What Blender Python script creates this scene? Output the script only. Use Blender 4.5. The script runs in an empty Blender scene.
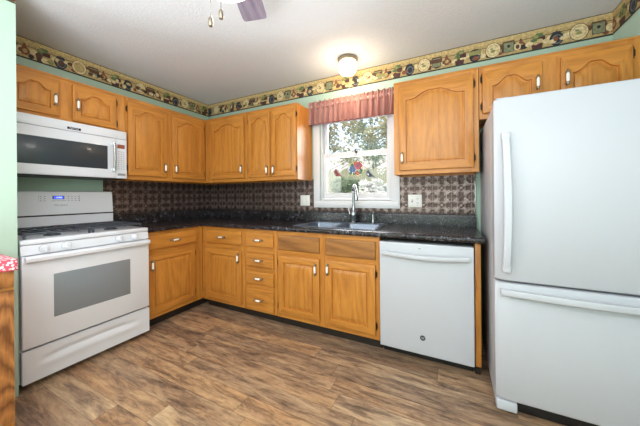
import bpy, bmesh, math, random
from mathutils import Vector, Matrix
from math import pi, sin, cos, radians as R
random.seed(7)
SC = bpy.context.scene
COL = SC.collection

# ------------------------------------------------------------ camera, world, sun, area lights, exposure
cam = bpy.data.cameras.new('camera'); cam_o = bpy.data.objects.new('camera', cam); COL.objects.link(cam_o)
cam.sensor_width = 36; cam.lens = 263.26/640*36; cam.shift_y = -17.07/640; cam.clip_start = .02
cam_o.matrix_world = Matrix.Translation((3.0156, -2.5666, 1.1869)) @ Matrix.Rotation(.4663, 4, 'Z') @ Matrix.Rotation(pi/2, 4, 'X') @ Matrix.Rotation(-.008, 4, 'Z')
SC.camera = cam_o

world = bpy.data.worlds.new('sky'); SC.world = world; world.use_nodes = True
wn = world.node_tree.nodes; wl = world.node_tree.links
sky = wn.new('ShaderNodeTexSky'); sky.sky_type = 'NISHITA'; sky.sun_disc = False
sky.sun_elevation = R(38); sky.sun_rotation = R(200); sky.air_density = 1.0; sky.dust_density = 3.0
hz = wn.new('ShaderNodeMix'); hz.data_type = 'RGBA'; hz.inputs[0].default_value = .6; hz.inputs[7].default_value = (2.6, 2.7, 2.8, 1)
wl.new(sky.outputs[0], hz.inputs[6]); wl.new(hz.outputs[2], wn['Background'].inputs[0]); wn['Background'].inputs[1].default_value = .5

def light(kind, name, loc, rot, energy, color=(1, 1, 1), size=1, size_y=None, spread=None):
    l = bpy.data.lights.new(name, kind); l.energy = energy; l.color = color
    if kind == 'AREA':
        l.size = size
        if size_y: l.shape = 'RECTANGLE'; l.size_y = size_y
        if spread: l.spread = spread
    elif kind == 'SUN': l.angle = R(3)
    else: l.shadow_soft_size = size
    o = bpy.data.objects.new(name, l); COL.objects.link(o); o.location = loc; o.rotation_euler = rot
    return o
light('SUN', 'sun', (0, -6, 9), (R(48), 0, R(-20)), 3.2, (1, .95, .87))
# added fill lamps around the camera, with no real window or bounce behind them
light('AREA', 'added_rear_fill', (2.3, -4.9, 1.85), (R(76), 0, R(3)), 26, (.96, .98, 1), 2.8, 2.0)  # added fill for the fronts facing the camera; the wall there is closed
light('AREA', 'added_top_fill', (2.6, -3.3, 2.40), (R(16), 0, R(15)), 32, (1, .965, .96), 1.8, 1.2)  # added soft top fill, hung just under the ceiling
light('AREA', 'added_side_fill', (3.96, -3.2, 1.9), (R(72), 0, R(90)), 33, (1, .97, .97), 1.7, .9)  # added fill that brightens the range front; no window on this wall
light('AREA', 'added_left_fill', (.15, -3.6, 1.5), (R(88), 0, R(-90)), 42, (.95, .97, 1), 1.6, 1.5)  # invented source, added to lighten the refrigerator side
light('AREA', 'added_up_fill', (2.6, -3.8, .5), (R(184), 0, 0), 138, (.84, .93, 1), 2.4, 1.6)  # added upward lamp that brightens the ceiling
light('AREA', 'window_daylight', (2.12, .135, 1.6), (R(-80), 0, 0), 26, (.93, .97, 1), .66, .75)
SC.view_settings.view_transform = 'Standard'; SC.view_settings.look = 'None'
SC.view_settings.exposure = 0.0; SC.view_settings.gamma = 1; SC.view_settings.use_curve_mapping = False
SC.cycles.use_denoising = True
SC.cycles.max_bounces = 8; SC.cycles.caustics_reflective = False; SC.cycles.caustics_refractive = False
SC.cycles.sample_clamp_indirect = 4

# ------------------------------------------------------------ material helpers
def lin(c):
    return tuple(((x/255/12.92) if x/255 <= .04045 else ((x/255+.055)/1.055)**2.4) for x in c)
class NT:
    def __init__(s, name):
        s.m = bpy.data.materials.new(name); s.m.use_nodes = True
        s.t = s.m.node_tree; s.b = s.t.nodes['Principled BSDF']
    def n(s, typ, ins=None, **kw):
        nd = s.t.nodes.new('ShaderNode'+typ)
        for k, v in kw.items(): setattr(nd, k, v)
        for k, v in (ins or {}).items():
            if isinstance(v, bpy.types.NodeSocket): s.t.links.new(v, nd.inputs[k])
            else: nd.inputs[k].default_value = v
        return nd
    def math(s, op, a, b=None, c=None):
        ins = {0: a}
        if b is not None: ins[1] = b
        if c is not None: ins[2] = c
        return s.n('Math', ins, operation=op).outputs[0]
    def mix(s, f, a, b, blend='MIX'):
        nd = s.t.nodes.new('ShaderNodeMix'); nd.data_type = 'RGBA'; nd.blend_type = blend
        for i, v in ((0, f), (6, a), (7, b)):
            if isinstance(v, bpy.types.NodeSocket): s.t.links.new(v, nd.inputs[i])
            else: nd.inputs[i].default_value = (tuple(v)+(1,)) if isinstance(v, tuple) and len(v) == 3 else v
        return nd.outputs[2]
    def ramp(s, f, stops):
        nd = s.t.nodes.new('ShaderNodeValToRGB'); s.t.links.new(f, nd.inputs[0])
        e = nd.color_ramp.elements
        while len(e) < len(stops): e.new(.5)
        for i, (p, c) in enumerate(stops): e[i].position = p; e[i].color = tuple(c)+(1,) if len(c) == 3 else c
        return nd.outputs[0]
    def obj(s, scale=(1, 1, 1), rnd=False):
        tc = s.n('TexCoord').outputs['Object']
        if rnd:
            oi = s.n('ObjectInfo').outputs['Random']
            k = s.math('MULTIPLY', oi, 37.0)
            cx = s.n('CombineXYZ', {0: k, 1: k, 2: k}).outputs[0]
            tc = s.n('VectorMath', {0: tc, 1: cx}, operation='ADD').outputs[0]
        return s.n('VectorMath', {0: tc, 1: scale}, operation='MULTIPLY').outputs[0]
    def set(s, **kw):
        for k, v in kw.items():
            k = k.replace('_', ' ')
            if isinstance(v, bpy.types.NodeSocket): s.t.links.new(v, s.b.inputs[k])
            else: s.b.inputs[k].default_value = tuple(v)+(1,) if isinstance(v, tuple) and len(v) == 3 else v
        return s
    def bump(s, h, strength=.3, dist=.002):
        s.set(Normal=s.n('Bump', {'Height': h, 'Strength': strength, 'Distance': dist}).outputs[0]); return s

def plain(name, rgb, rough=.5, metal=0, coat=0, spec=.5, noise=.0, nscale=30, emit=None):
    t = NT(name); c = lin(rgb)
    if noise:
        f = t.n('TexNoise', {'Vector': t.obj(), 'Scale': nscale, 'Detail': 3}).outputs[0]
        t.set(Base_Color=t.mix(f, tuple(x*(1-noise) for x in c), tuple(min(1, x*(1+noise)) for x in c)))
        t.set(Roughness=t.math('ADD', t.math('MULTIPLY', f, .08), rough-.04))
    else: t.set(Base_Color=c, Roughness=rough)
    t.set(Metallic=metal); t.b.inputs['Coat Weight'].default_value = coat
    t.b.inputs['Specular IOR Level'].default_value = spec
    if emit: t.set(Emission_Color=lin(rgb), Emission_Strength=emit)
    return t.m

def oak(name, axis, light_c=(214, 143, 62), dark_c=(150, 84, 28), contrast=1.0, bold=False):
    t = NT(name)
    k = .09
    sc = [1, 1, 1]; sc[axis] = k
    base = t.obj(tuple(sc), True)
    n1 = t.n('TexNoise', {'Vector': base, 'Scale': 5.0 if bold else 4.0, 'Detail': 1.5, 'Distortion': .4}).outputs[0]
    rings = t.math('FRACT', t.math('MULTIPLY', n1, 13))
    if bold:
        sp = t.n('SeparateXYZ', {0: t.n('TexCoord').outputs['Object']}).outputs
        dx = t.math('SUBTRACT', t.math('FRACT', t.math('MULTIPLY', sp[0], 6.0)), .35)
        q = t.math('ADD', t.math('MULTIPLY', t.math('MULTIPLY', dx, dx), 5.0), t.math('MULTIPLY', sp[2], 9.0))
        nz = t.n('TexNoise', {'Vector': t.obj((1, 1, .4)), 'Scale': 14, 'Detail': 2}).outputs[0]
        rings = t.math('FRACT', t.math('ADD', q, t.math('MULTIPLY', nz, 2.2)))
    rr = t.math('POWER', t.math('SUBTRACT', 1, t.math('ABSOLUTE', t.math('SUBTRACT', t.math('MULTIPLY', rings, 2), 1))), .8)
    fine = t.n('TexNoise', {'Vector': base, 'Scale': 150, 'Detail': 3}).outputs[0]
    fr = t.ramp(fine, [(.35, (0, 0, 0)), (.62, (1, 1, 1))])
    mid = t.ramp(t.n('TexNoise', {'Vector': base, 'Scale': 48, 'Detail': 2}).outputs[0], [(.40, (1, 1, 1)), (.56, (0, 0, 0))])
    big = t.n('TexNoise', {'Vector': base, 'Scale': 2.2, 'Detail': 1}).outputs[0]
    L, D = lin(light_c), lin(dark_c)
    a = .95 if bold else .42*contrast
    mask = t.math('ADD', t.math('MULTIPLY', t.math('SUBTRACT', 1, rr), a), t.math('ADD', t.math('MULTIPLY', t.math('SUBTRACT', 1, fr), .25), t.math('MULTIPLY', mid, .16)))
    c = t.mix(mask, L, D)
    c = t.mix(t.math('MULTIPLY', big, .45), c, tuple(x*.8 for x in L))
    t.set(Base_Color=c, Roughness=.36); t.b.inputs['Coat Weight'].default_value = .05; t.b.inputs['Coat Roughness'].default_value = .25
    t.bump(fine, .15, .0006)
    return t.m
OAKV = oak('oak_vertical_grain', 2); OAKH = oak('oak_horizontal_grain', 0); OAKY = oak('oak_depth_grain', 1)
OAKB = oak('oak_bold_grain', 2, (196, 130, 72), (92, 50, 24), bold=True)
OAKHD = oak('oak_dark_false_front', 0, (178, 120, 62), (112, 68, 34), contrast=1.6)

def m_floor():
    t = NT('plank_floor'); tc = t.n('TexCoord').outputs['Object']
    sp = t.n('SeparateXYZ', {0: tc}).outputs
    x, y = sp[0], sp[1]; W = .127; LN = 1.22
    yr = t.math('DIVIDE', t.math('ADD', y, .60), W); row = t.math('FLOOR', yr)
    rnd = t.n('TexWhiteNoise', {'W': row}, noise_dimensions='1D').outputs['Value']
    xr = t.math('ADD', t.math('DIVIDE', x, LN), t.math('MULTIPLY', rnd, 3.7)); colm = t.math('FLOOR', xr)
    idv = t.n('CombineXYZ', {0: row, 1: colm, 2: 3.3}).outputs[0]
    wn_ = t.n('TexWhiteNoise', {'Vector': idv}, noise_dimensions='3D').outputs
    r1 = wn_['Value']; rc = t.n('SeparateColor', {0: wn_['Color']}).outputs
    off = t.n('CombineXYZ', {0: t.math('MULTIPLY', rc[0], 20), 1: t.math('MULTIPLY', rc[1], 20), 2: t.math('MULTIPLY', rc[2], 20)}).outputs[0]
    pv = t.n('VectorMath', {0: tc, 1: off}, operation='ADD').outputs[0]
    st = t.n('VectorMath', {0: pv, 1: (1, 5, 1)}, operation='MULTIPLY').outputs[0]
    st2 = t.n('VectorMath', {0: pv, 1: (1, 14, 1)}, operation='MULTIPLY').outputs[0]
    cloud = t.n('TexNoise', {'Vector': st, 'Scale': 3.6, 'Detail': 8, 'Roughness': .74, 'Distortion': .35}).outputs[0]
    grain = t.n('TexNoise', {'Vector': st2, 'Scale': 7, 'Detail': 6, 'Roughness': .7, 'Distortion': .6}).outputs[0]
    c = t.ramp(cloud, [(.32, lin((100, 86, 80))), (.43, lin((146, 127, 114))), (.52, lin((180, 158, 138))), (.64, lin((204, 184, 160)))])
    tint = t.ramp(r1, [(0, lin((176, 160, 152))), (.3, lin((226, 208, 190))), (.6, lin((240, 214, 184))), (.8, lin((200, 184, 174))), (1, lin((255, 246, 228)))])
    c = t.mix(.85, c, t.mix(1, c, tint, 'MULTIPLY'))
    c = t.mix(1, c, (1.13, 1.11, 1.06), 'MULTIPLY')
    g = t.ramp(grain, [(.3, (.45, .40, .37)), (.5, (1, 1, 1)), (.72, (1.0, 1.0, 1.0))])
    c = t.mix(.75, c, t.mix(1, c, g, 'MULTIPLY'))
    warm = t.n('TexNoise', {'Vector': st, 'Scale': 1.7, 'Detail': 2}).outputs[0]
    wm = t.ramp(warm, [(.42, (0, 0, 0)), (.62, (1, 1, 1))])
    c = t.mix(t.math('MULTIPLY', wm, .45), c, t.mix(1, c, (1.10, .98, .84), 'MULTIPLY'))
    # seams
    fy = t.math('FRACT', yr); fx = t.math('FRACT', xr)
    ey = t.math('MINIMUM', fy, t.math('SUBTRACT', 1, fy)); ex = t.math('MINIMUM', fx, t.math('SUBTRACT', 1, fx))
    sy = t.math('LESS_THAN', ey, .014); sx = t.math('LESS_THAN', ex, .0016)
    seam = t.math('MAXIMUM', sy, sx)
    c = t.mix(t.math('MULTIPLY', seam, .38), c, lin((52, 38, 30)))
    t.set(Base_Color=c, Roughness=t.math('ADD', t.math('MULTIPLY', grain, .2), .36))
    t.b.inputs['Specular IOR Level'].default_value = .4
    t.bump(t.math('SUBTRACT', grain, seam), .25, .001)
    return t.m
def m_ceiling():
    t = NT('textured_ceiling')
    n1 = t.n('TexNoise', {'Vector': t.obj(), 'Scale': 90, 'Detail': 4, 'Roughness': .8}).outputs[0]
    v = t.n('TexVoronoi', {'Vector': t.obj(), 'Scale': 70}).outputs[0]
    h = t.math('ADD', n1, t.math('MULTIPLY', v, .5))
    t.set(Base_Color=t.mix(n1, lin((214, 216, 222)), lin((234, 236, 242))), Roughness=.95)
    t.bump(h, .6, .004); return t.m
def m_wall(name, rgb):
    t = NT(name)
    n1 = t.n('TexNoise', {'Vector': t.obj(), 'Scale': 120, 'Detail': 3}).outputs[0]
    t.set(Base_Color=lin(rgb), Roughness=.75); t.bump(n1, .15, .001); return t.m
def m_counter():
    t = NT('dark_speckled_laminate')
    a = t.n('TexNoise', {'Vector': t.obj(), 'Scale': 26, 'Detail': 8, 'Roughness': .78, 'Distortion': .5}).outputs[0]
    b = t.n('TexNoise', {'Vector': t.obj(), 'Scale': 95, 'Detail': 3, 'Roughness': .7}).outputs[0]
    w = t.n('TexNoise', {'Vector': t.obj(), 'Scale': 40, 'Detail': 4, 'Roughness': .8}).outputs[1]
    c = t.ramp(a, [(.44, lin((10, 10, 13))), (.55, lin((30, 29, 36))), (.61, lin((84, 82, 94))), (.68, lin((158, 154, 156)))])
    c = t.mix(t.ramp(b, [(.56, (0, 0, 0)), (.72, (.7, .7, .7))]), c, lin((134, 116, 104)))
    t.set(Base_Color=c, Roughness=.24); t.b.inputs['Specular IOR Level'].default_value = .4
    return t.m
def m_tin():
    t = NT('antiqued_tin')
    at = t.n('Attribute', attribute_name='relief').outputs['Fac']
    n = t.n('TexNoise', {'Vector': t.obj(), 'Scale': 22, 'Detail': 6, 'Roughness': .7}).outputs[0]
    f = t.math('ADD', at, t.math('MULTIPLY', t.math('SUBTRACT', n, .5), 1.1))
    c = t.ramp(f, [(.0, lin((78, 64, 60))), (.5, lin((112, 96, 91))), (1, lin((158, 143, 138)))])  # dark recess tone mixes antique finish with relief shading painted into the colour
    t.set(Base_Color=c, Metallic=.8, Roughness=.4); return t.m
def m_vcol(name, rough=.6):
    t = NT(name); a = t.n('VertexColor', layer_name='Col').outputs[0]
    n = t.n('TexNoise', {'Vector': t.obj(), 'Scale': 55, 'Detail': 4}).outputs[0]
    c = t.mix(t.ramp(n, [(.4, (.0, .0, .0)), (.62, (.55, .55, .55))]), a, t.mix(1, a, (.45, .40, .35), 'MULTIPLY'))
    t.set(Base_Color=c, Roughness=rough); return t.m
def m_glass():
    t = NT('window_glass'); t.set(Base_Color=(1, 1, 1), Roughness=0)
    tr = t.n('BsdfTransparent'); gl = t.n('BsdfGlossy', {'Roughness': .02})
    fr = t.n('Fresnel', {'IOR': 1.45})
    mx = t.n('MixShader', {0: fr.outputs[0], 1: tr.outputs[0], 2: gl.outputs[0]})
    t.t.links.new(mx.outputs[0], t.t.nodes['Material Output'].inputs[0]); return t.m
def m_cloth(name, a, b, scale):
    t = NT(name)
    v = t.n('TexVoronoi', {'Vector': t.obj(), 'Scale': scale, 'Randomness': .9}).outputs[0]
    n = t.n('TexNoise', {'Vector': t.obj(), 'Scale': scale*1.5, 'Detail': 3}).outputs[0]
    f = t.ramp(t.math('MULTIPLY', v, t.math('ADD', n, .5)), [(.34, (1, 1, 1)), (.50, (0, 0, 0))])
    t.set(Base_Color=t.mix(f, lin(a), lin(b)), Roughness=.9); return t.m
def m_valance():
    t = NT('dusty_rose_fabric')
    z = t.n('SeparateXYZ', {0: t.n('TexCoord').outputs['Object']}).outputs[2]
    n = t.n('TexNoise', {'Vector': t.obj((1, 1, .15)), 'Scale': 60, 'Detail': 3}).outputs[0]
    band = t.math('LESS_THAN', z, 1.951)
    c = t.mix(n, lin((168, 108, 102)), lin((204, 158, 150)))
    c = t.mix(t.math('MULTIPLY', band, .8), c, lin((96, 44, 62)))
    t.set(Base_Color=c, Roughness=.8)
    tl = t.n('BsdfTranslucent', {'Color': c})
    mx = t.n('MixShader', {0: .3, 1: t.b.outputs[0], 2: tl.outputs[0]})
    t.t.links.new(mx.outputs[0], t.t.nodes['Material Output'].inputs[0]); return t.m
def m_leaf(name, a, b):
    t = NT(name)
    n = t.n('TexNoise', {'Vector': t.obj(), 'Scale': 3, 'Detail': 4}).outputs[0]
    c = t.mix(n, lin(a), lin(b)); t.set(Base_Color=c, Roughness=.6)
    tl = t.n('BsdfTranslucent', {'Color': c}); mx = t.n('MixShader', {0: .4, 1: t.b.outputs[0], 2: tl.outputs[0]})
    t.t.links.new(mx.outputs[0], t.t.nodes['Material Output'].inputs[0]); return t.m

FLOOR = m_floor(); CEIL = m_ceiling(); GREEN = m_wall('sage_green_paint', (177, 200, 184)); COUNTER = m_counter(); TIN = m_tin()
BORDER = m_vcol('wallpaper_border'); GLASS = m_glass(); VAL = m_valance()
WHITE = plain('white_enamel', (226, 227, 235), .32, coat=.3)
FRIDGEW = plain('white_textured_enamel', (189, 190, 198), .42)
DWW = plain('white_dishwasher_enamel', (192, 193, 201), .35, coat=.2)
TRIM = plain('white_vinyl', (228, 225, 229), .45)
OFFW = plain('ivory_plastic', (238, 234, 230), .4)
CERAM = plain('white_ceramic', (245, 242, 238), .2, coat=.4)
NICK = plain('aged_nickel', (150, 138, 122), .35, metal=1)
CHROME = plain('brushed_steel', (160, 162, 165), .25, metal=1)
STEEL = plain('sink_steel', (128, 136, 150), .32, metal=.9)
DARK = plain('dark_void', (16, 15, 15), .7)
BLACK = plain('black_plastic', (20, 20, 22), .4)
GRATE = plain('cast_iron_grate', (62, 66, 76), .45, noise=.1)
TOE = plain('dark_toe_kick', (38, 28, 22), .7, noise=.1)
SEAM = plain('seam_shadow_gap', (30, 30, 32), .7)
OVENG = plain('grey_oven_glass', (134, 140, 147), .3, coat=.3)
MWG = plain('dark_microwave_glass', (46, 54, 62), .34, coat=.15)
GREYP = plain('grey_print', (140, 142, 146), .5)
BLUED = plain('blue_display', (70, 90, 230), .3, emit=1.2)
DIG = plain('display_digits', (190, 205, 255), .3, emit=2.0)
BADGE = plain('dark_badge', (62, 64, 70), .4)
NAVY = plain('display_bezel', (22, 24, 58), .25)
ORSTK = plain('orange_brown_label', (150, 76, 50), .5)
BRONZE = plain('dark_bronze', (62, 48, 38), .4, metal=.8)
RED = plain('red_glass', (158, 12, 20), .2, coat=.5); BLUE = plain('blue_glass', (20, 70, 135), .2, coat=.5)
LGREEN = plain('green_glass', (16, 86, 36), .2, coat=.5); YEL = plain('yellow_glass', (225, 190, 50), .2, coat=.5)
DRED = plain('dark_red_feathers', (120, 16, 24), .4); CHK = plain('slate_feathers', (52, 62, 86), .5)
DECAL = plain('white_decal', (240, 243, 246), .6)
CLOTH = m_cloth('red_white_print_cloth', (210, 76, 94), (240, 218, 220), 75)
BLADE = oak('reflection_tinted_blade_wood', 0, (158, 148, 166), (104, 94, 118), contrast=1.6)  # mauve tint paints the reflected window colour into the wood
SHADE = plain('lit_frosted_glass', (255, 232, 195), .3, emit=9.0)
SHADEF = plain('lit_fan_glass', (255, 250, 240), .3, emit=4.0)
BARK = plain('bark', (120, 104, 92), .9, noise=.25)
LEAF = m_leaf('olive_leaves', (150, 152, 116), (190, 184, 148)); LEAF2 = m_leaf('spring_green_leaves', (104, 124, 96), (150, 162, 132))
BLOS = m_leaf('white_blossom', (215, 215, 213), (238, 238, 236))
FENCE = plain('weathered_boards', (128, 130, 108), .9, noise=.15, nscale=12)
SIDING = plain('white_siding', (240, 240, 238), .7); ROOF = plain('grey_shingles', (168, 166, 160), .9, noise=.2)
GRASS = plain('grass_ground', (138, 150, 100), .95, noise=.2, nscale=4)

# ------------------------------------------------------------ mesh helpers
class MB:
    def __init__(s): s.v = []; s.f = []; s.m = []; s.s = []; s.mats = []
    def mi(s, mat):
        if mat not in s.mats: s.mats.append(mat)
        return s.mats.index(mat)
    def add(s, vs, fs, mat, smooth=False):
        b = len(s.v); s.v += [tuple(v) for v in vs]; k = s.mi(mat)
        for f in fs: s.f.append([b+i for i in f]); s.m.append(k); s.s.append(smooth)
        return s
    def box(s, x0, x1, y0, y1, z0, z1, mat, bev=0, seg=2):
        x0, x1 = sorted((x0, x1)); y0, y1 = sorted((y0, y1)); z0, z1 = sorted((z0, z1))
        if bev <= 0:
            vs = [(x, y, z) for x in (x0, x1) for y in (y0, y1) for z in (z0, z1)]
            return s.add(vs, [(0, 1, 3, 2), (4, 6, 7, 5), (0, 4, 5, 1), (2, 3, 7, 6), (0, 2, 6, 4), (1, 5, 7, 3)], mat)
        bm = bmesh.new(); bmesh.ops.create_cube(bm, size=1)
        for v in bm.verts: v.co = Vector(((x0+x1)/2+v.co.x*(x1-x0), (y0+y1)/2+v.co.y*(y1-y0), (z0+z1)/2+v.co.z*(z1-z0)))
        bmesh.ops.bevel(bm, geom=bm.edges[:], offset=min(bev, .49*min(x1-x0, y1-y0, z1-z0)), segments=seg, affect='EDGES', profile=.5)
        return s.bm(bm, mat, True)
    def bm(s, bm, mat, smooth=True):
        bm.verts.index_update()
        s.add([v.co for v in bm.verts], [[v.index for v in f.verts] for f in bm.faces], mat, smooth); bm.free(); return s
    def tube(s, pts, r, mat, n=10, caps=True):
        pts = [Vector(p) for p in pts]; rs = r if isinstance(r, (list, tuple)) else [r]*len(pts)
        rings = []; up = None
        for i, p in enumerate(pts):
            t = (pts[min(i+1, len(pts)-1)]-pts[max(i-1, 0)]).normalized()
            if up is None: up = Vector((0, 0, 1)) if abs(t.z) < .9 else Vector((1, 0, 0))
            a = t.cross(up)
            if a.length < 1e-4: a = t.orthogonal()
            a.normalize(); b = a.cross(t).normalized(); up = b
            rings.append([p+a*rs[i]*cos(2*pi*k/n)+b*rs[i]*sin(2*pi*k/n) for k in range(n)])
        vs = [v for q in rings for v in q]; fs = []
        for i in range(len(pts)-1):
            for k in range(n):
                fs.append((i*n+k, i*n+(k+1) % n, (i+1)*n+(k+1) % n, (i+1)*n+k))
        if caps: fs += [list(range(n))[::-1], [(len(pts)-1)*n+k for k in range(n)]]
        return s.add(vs, fs, mat, True)
    def lathe(s, prof, mat, c=(0, 0, 0), n=32, axis='Z', smooth=True):
        vs = []; fs = []
        for r, h in prof:
            for k in range(n):
                a = 2*pi*k/n; x, y = r*cos(a), r*sin(a)
                p = (x, y, h) if axis == 'Z' else ((x, h, y) if axis == 'Y' else (h, x, y))
                vs.append((p[0]+c[0], p[1]+c[1], p[2]+c[2]))
        for i in range(len(prof)-1):
            for k in range(n): fs.append((i*n+k, i*n+(k+1) % n, (i+1)*n+(k+1) % n, (i+1)*n+k))
        fs += [list(range(n)), [(len(prof)-1)*n+k for k in range(n)]]
        return s.add(vs, fs, mat, smooth)
    def sweep(s, path, prof, mat, smooth=True):
        """prof: (inward offset, z); path: xy points; inward = left of the travel direction"""
        P = [Vector((a, b)) for a, b in path]; rows = []
        for i, p in enumerate(P):
            d0 = (P[i]-P[i-1]).normalized() if i else None; d1 = (P[i+1]-P[i]).normalized() if i < len(P)-1 else None
            n0 = Vector((-d0.y, d0.x)) if d0 else None; n1 = Vector((-d1.y, d1.x)) if d1 else None
            if n0 and n1: m = (n0+n1).normalized(); m = m/m.dot(n0)
            else: m = n0 or n1
            rows.append([(p.x+m.x*o, p.y+m.y*o, z) for o, z in prof])
        n = len(prof); vs = [v for r in rows for v in r]; fs = []
        for i in range(len(P)-1):
            for k in range(n): fs.append((i*n+k, (i+1)*n+k, (i+1)*n+(k+1) % n, i*n+(k+1) % n))
        fs += [list(range(n)), [(len(P)-1)*n+k for k in range(n)]]
        return s.add(vs, fs, mat, smooth)
    def prism(s, poly, y0, y1, mat, plane='XZ', smooth=False):
        f = {'XZ': lambda a, b, c: (a, c, b), 'XY': lambda a, b, c: (a, b, c), 'YZ': lambda a, b, c: (c, a, b)}[plane]
        n = len(poly); vs = [f(a, b, y0) for a, b in poly]+[f(a, b, y1) for a, b in poly]
        fs = [list(range(n)), list(range(n, 2*n))]+[(k, (k+1) % n, n+(k+1) % n, n+k) for k in range(n)]
        return s.add(vs, fs, mat, smooth)
    def build(s, name, parent=None, loc=None, label=None, fix=True):
        me = bpy.data.meshes.new(name); me.from_pydata(s.v, [], s.f); me.update()
        for m in s.mats: me.materials.append(m)
        me.polygons.foreach_set('material_index', s.m); me.polygons.foreach_set('use_smooth', s.s)
        if fix:
            bm = bmesh.new(); bm.from_mesh(me); bmesh.ops.recalc_face_normals(bm, faces=bm.faces[:]); bm.to_mesh(me); bm.free()
        if any(s.s): me.set_sharp_from_angle(angle=R(38))
        o = bpy.data.objects.new(name, me); COL.objects.link(o)
        if parent: o.parent = parent
        if loc: o.location = loc
        if label: o['label'] = label
        return o
def tag(o, label, cat, group=None):
    o['label'] = label; o['category'] = cat
    if group: o['group'] = group
    return o
def thing(name, label, cat, loc=(0, 0, 0), rz=0, group=None):
    o = bpy.data.objects.new(name, None); COL.objects.link(o); o.location = loc; o.rotation_euler = (0, 0, rz)
    o.empty_display_size = .1
    return tag(o, label, cat, group)
def struct(o): o['kind'] = 'structure'; return o
def text_into(mb, txt, size, place, mat, depth=.0006):
    """lettering as real thin mesh; place maps (x,z) text plane -> 3D"""
    cu = bpy.data.curves.new('lettering', 'FONT'); cu.body = txt; cu.size = size; cu.align_x = 'CENTER'; cu.align_y = 'CENTER'
    cu.extrude = depth/2; cu.resolution_u = 2
    o = bpy.data.objects.new('lettering', cu); COL.objects.link(o)
    bpy.context.view_layer.update()
    me = o.evaluated_get(bpy.context.evaluated_depsgraph_get()).to_mesh()
    vs = [place(v.co) for v in me.vertices]; fs = [list(q.vertices) for q in me.polygons]
    mb.add(vs, fs, mat); bpy.data.objects.remove(o); bpy.data.curves.remove(cu)

# ------------------------------------------------------------ room shell
H = 2.459; RX = 4.024; RY = -5.2
WX0, WX1, WZ0, WZ1 = 1.735, 2.495, 1.135, 2.04
struct(MB().box(-.12, RX+.12, RY-.12, .12, -.05, 0, FLOOR).build('floor'))
struct(MB().box(-.12, RX+.12, RY-.12, .12, H, H+.12, CEIL).build('ceiling'))
b = MB()
b.box(-.12, WX0, 0, .12, 0, H, GREEN); b.box(WX1, RX+.12, 0, .12, 0, H, GREEN)
b.box(WX0, WX1, 0, .12, 0, WZ0, GREEN); b.box(WX0, WX1, 0, .12, WZ1, H, GREEN)
struct(b.build('wall_back'))
struct(MB().box(-.12, 0, RY, 0, 0, H, GREEN).build('wall_left'))
struct(MB().box(RX, RX+.12, RY, 0, 0, H, GREEN).build('wall_right'))
struct(MB().box(-.12, RX+.12, RY-.12, RY, 0, H, GREEN).build('wall_front'))
struct(MB().box(0, .68, -2.087, -1.972, 0, H, GREEN).build('wall_partition'))

# window
def frame_mb(x0, x1, z0, z1, y0, y1, wl_, wr, wb, wt, mat, bev=.003):
    m = MB()
    m.box(x0, x0+wl_, y0, y1, z0, z1, mat, bev); m.box(x1-wr, x1, y0, y1, z0, z1, mat, bev)
    m.box(x0+wl_-.002, x1-wr+.002, y0+.001, y1, z0, z0+wb, mat, bev); m.box(x0+wl_-.002, x1-wr+.002, y0+.001, y1, z1-wt, z1, mat, bev)
    return m
win = bpy.data.objects.new('window_1', None); COL.objects.link(win); win.location = (0, 0, 0); struct(win)
m = frame_mb(1.655, 2.572, 1.062, 2.11, -.017, -.0045, .078, .078, .073, .07, TRIM)
m.box(1.668, 2.559, -.022, -.016, 1.075, 1.125, TRIM, .002)
m.build('casing', win)
frame_mb(WX0+.002, WX1-.002, WZ0+.002, WZ1-.002, .001, .118, .02, .02, .02, .02, TRIM).build('jamb', win)
lo = frame_mb(1.758, 2.472, 1.158, 1.645, .022, .048, .038, .03, .058, .05, TRIM)
for lx in (1.86, 2.36):
    lo.box(lx-.035, lx+.035, .012, .022, 1.172, 1.180, TRIM, .002)
lo = lo.build('lower_sash', win)
MB().box(1.79, 2.448, .034, .037, 1.21, 1.60, GLASS).build('glass_pane', lo)
up = frame_mb(1.758, 2.472, 1.60, 2.018, .052, .078, .038, .03, .045, .04, TRIM).build('upper_sash', win)
MB().box(1.79, 2.448, .064, .067, 1.64, 1.985, GLASS).build('glass_pane', up)
lk = MB(); lk.box(2.085, 2.15, .026, .05, 1.645, 1.652, BRONZE, .002); lk.tube([(2.118, .038, 1.652), (2.118, .038, 1.664)], .009, BRONZE)
lk.box(2.11, 2.155, .03, .04, 1.66, 1.667, BRONZE, .002); lk.build('sash_lock', win)

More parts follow.
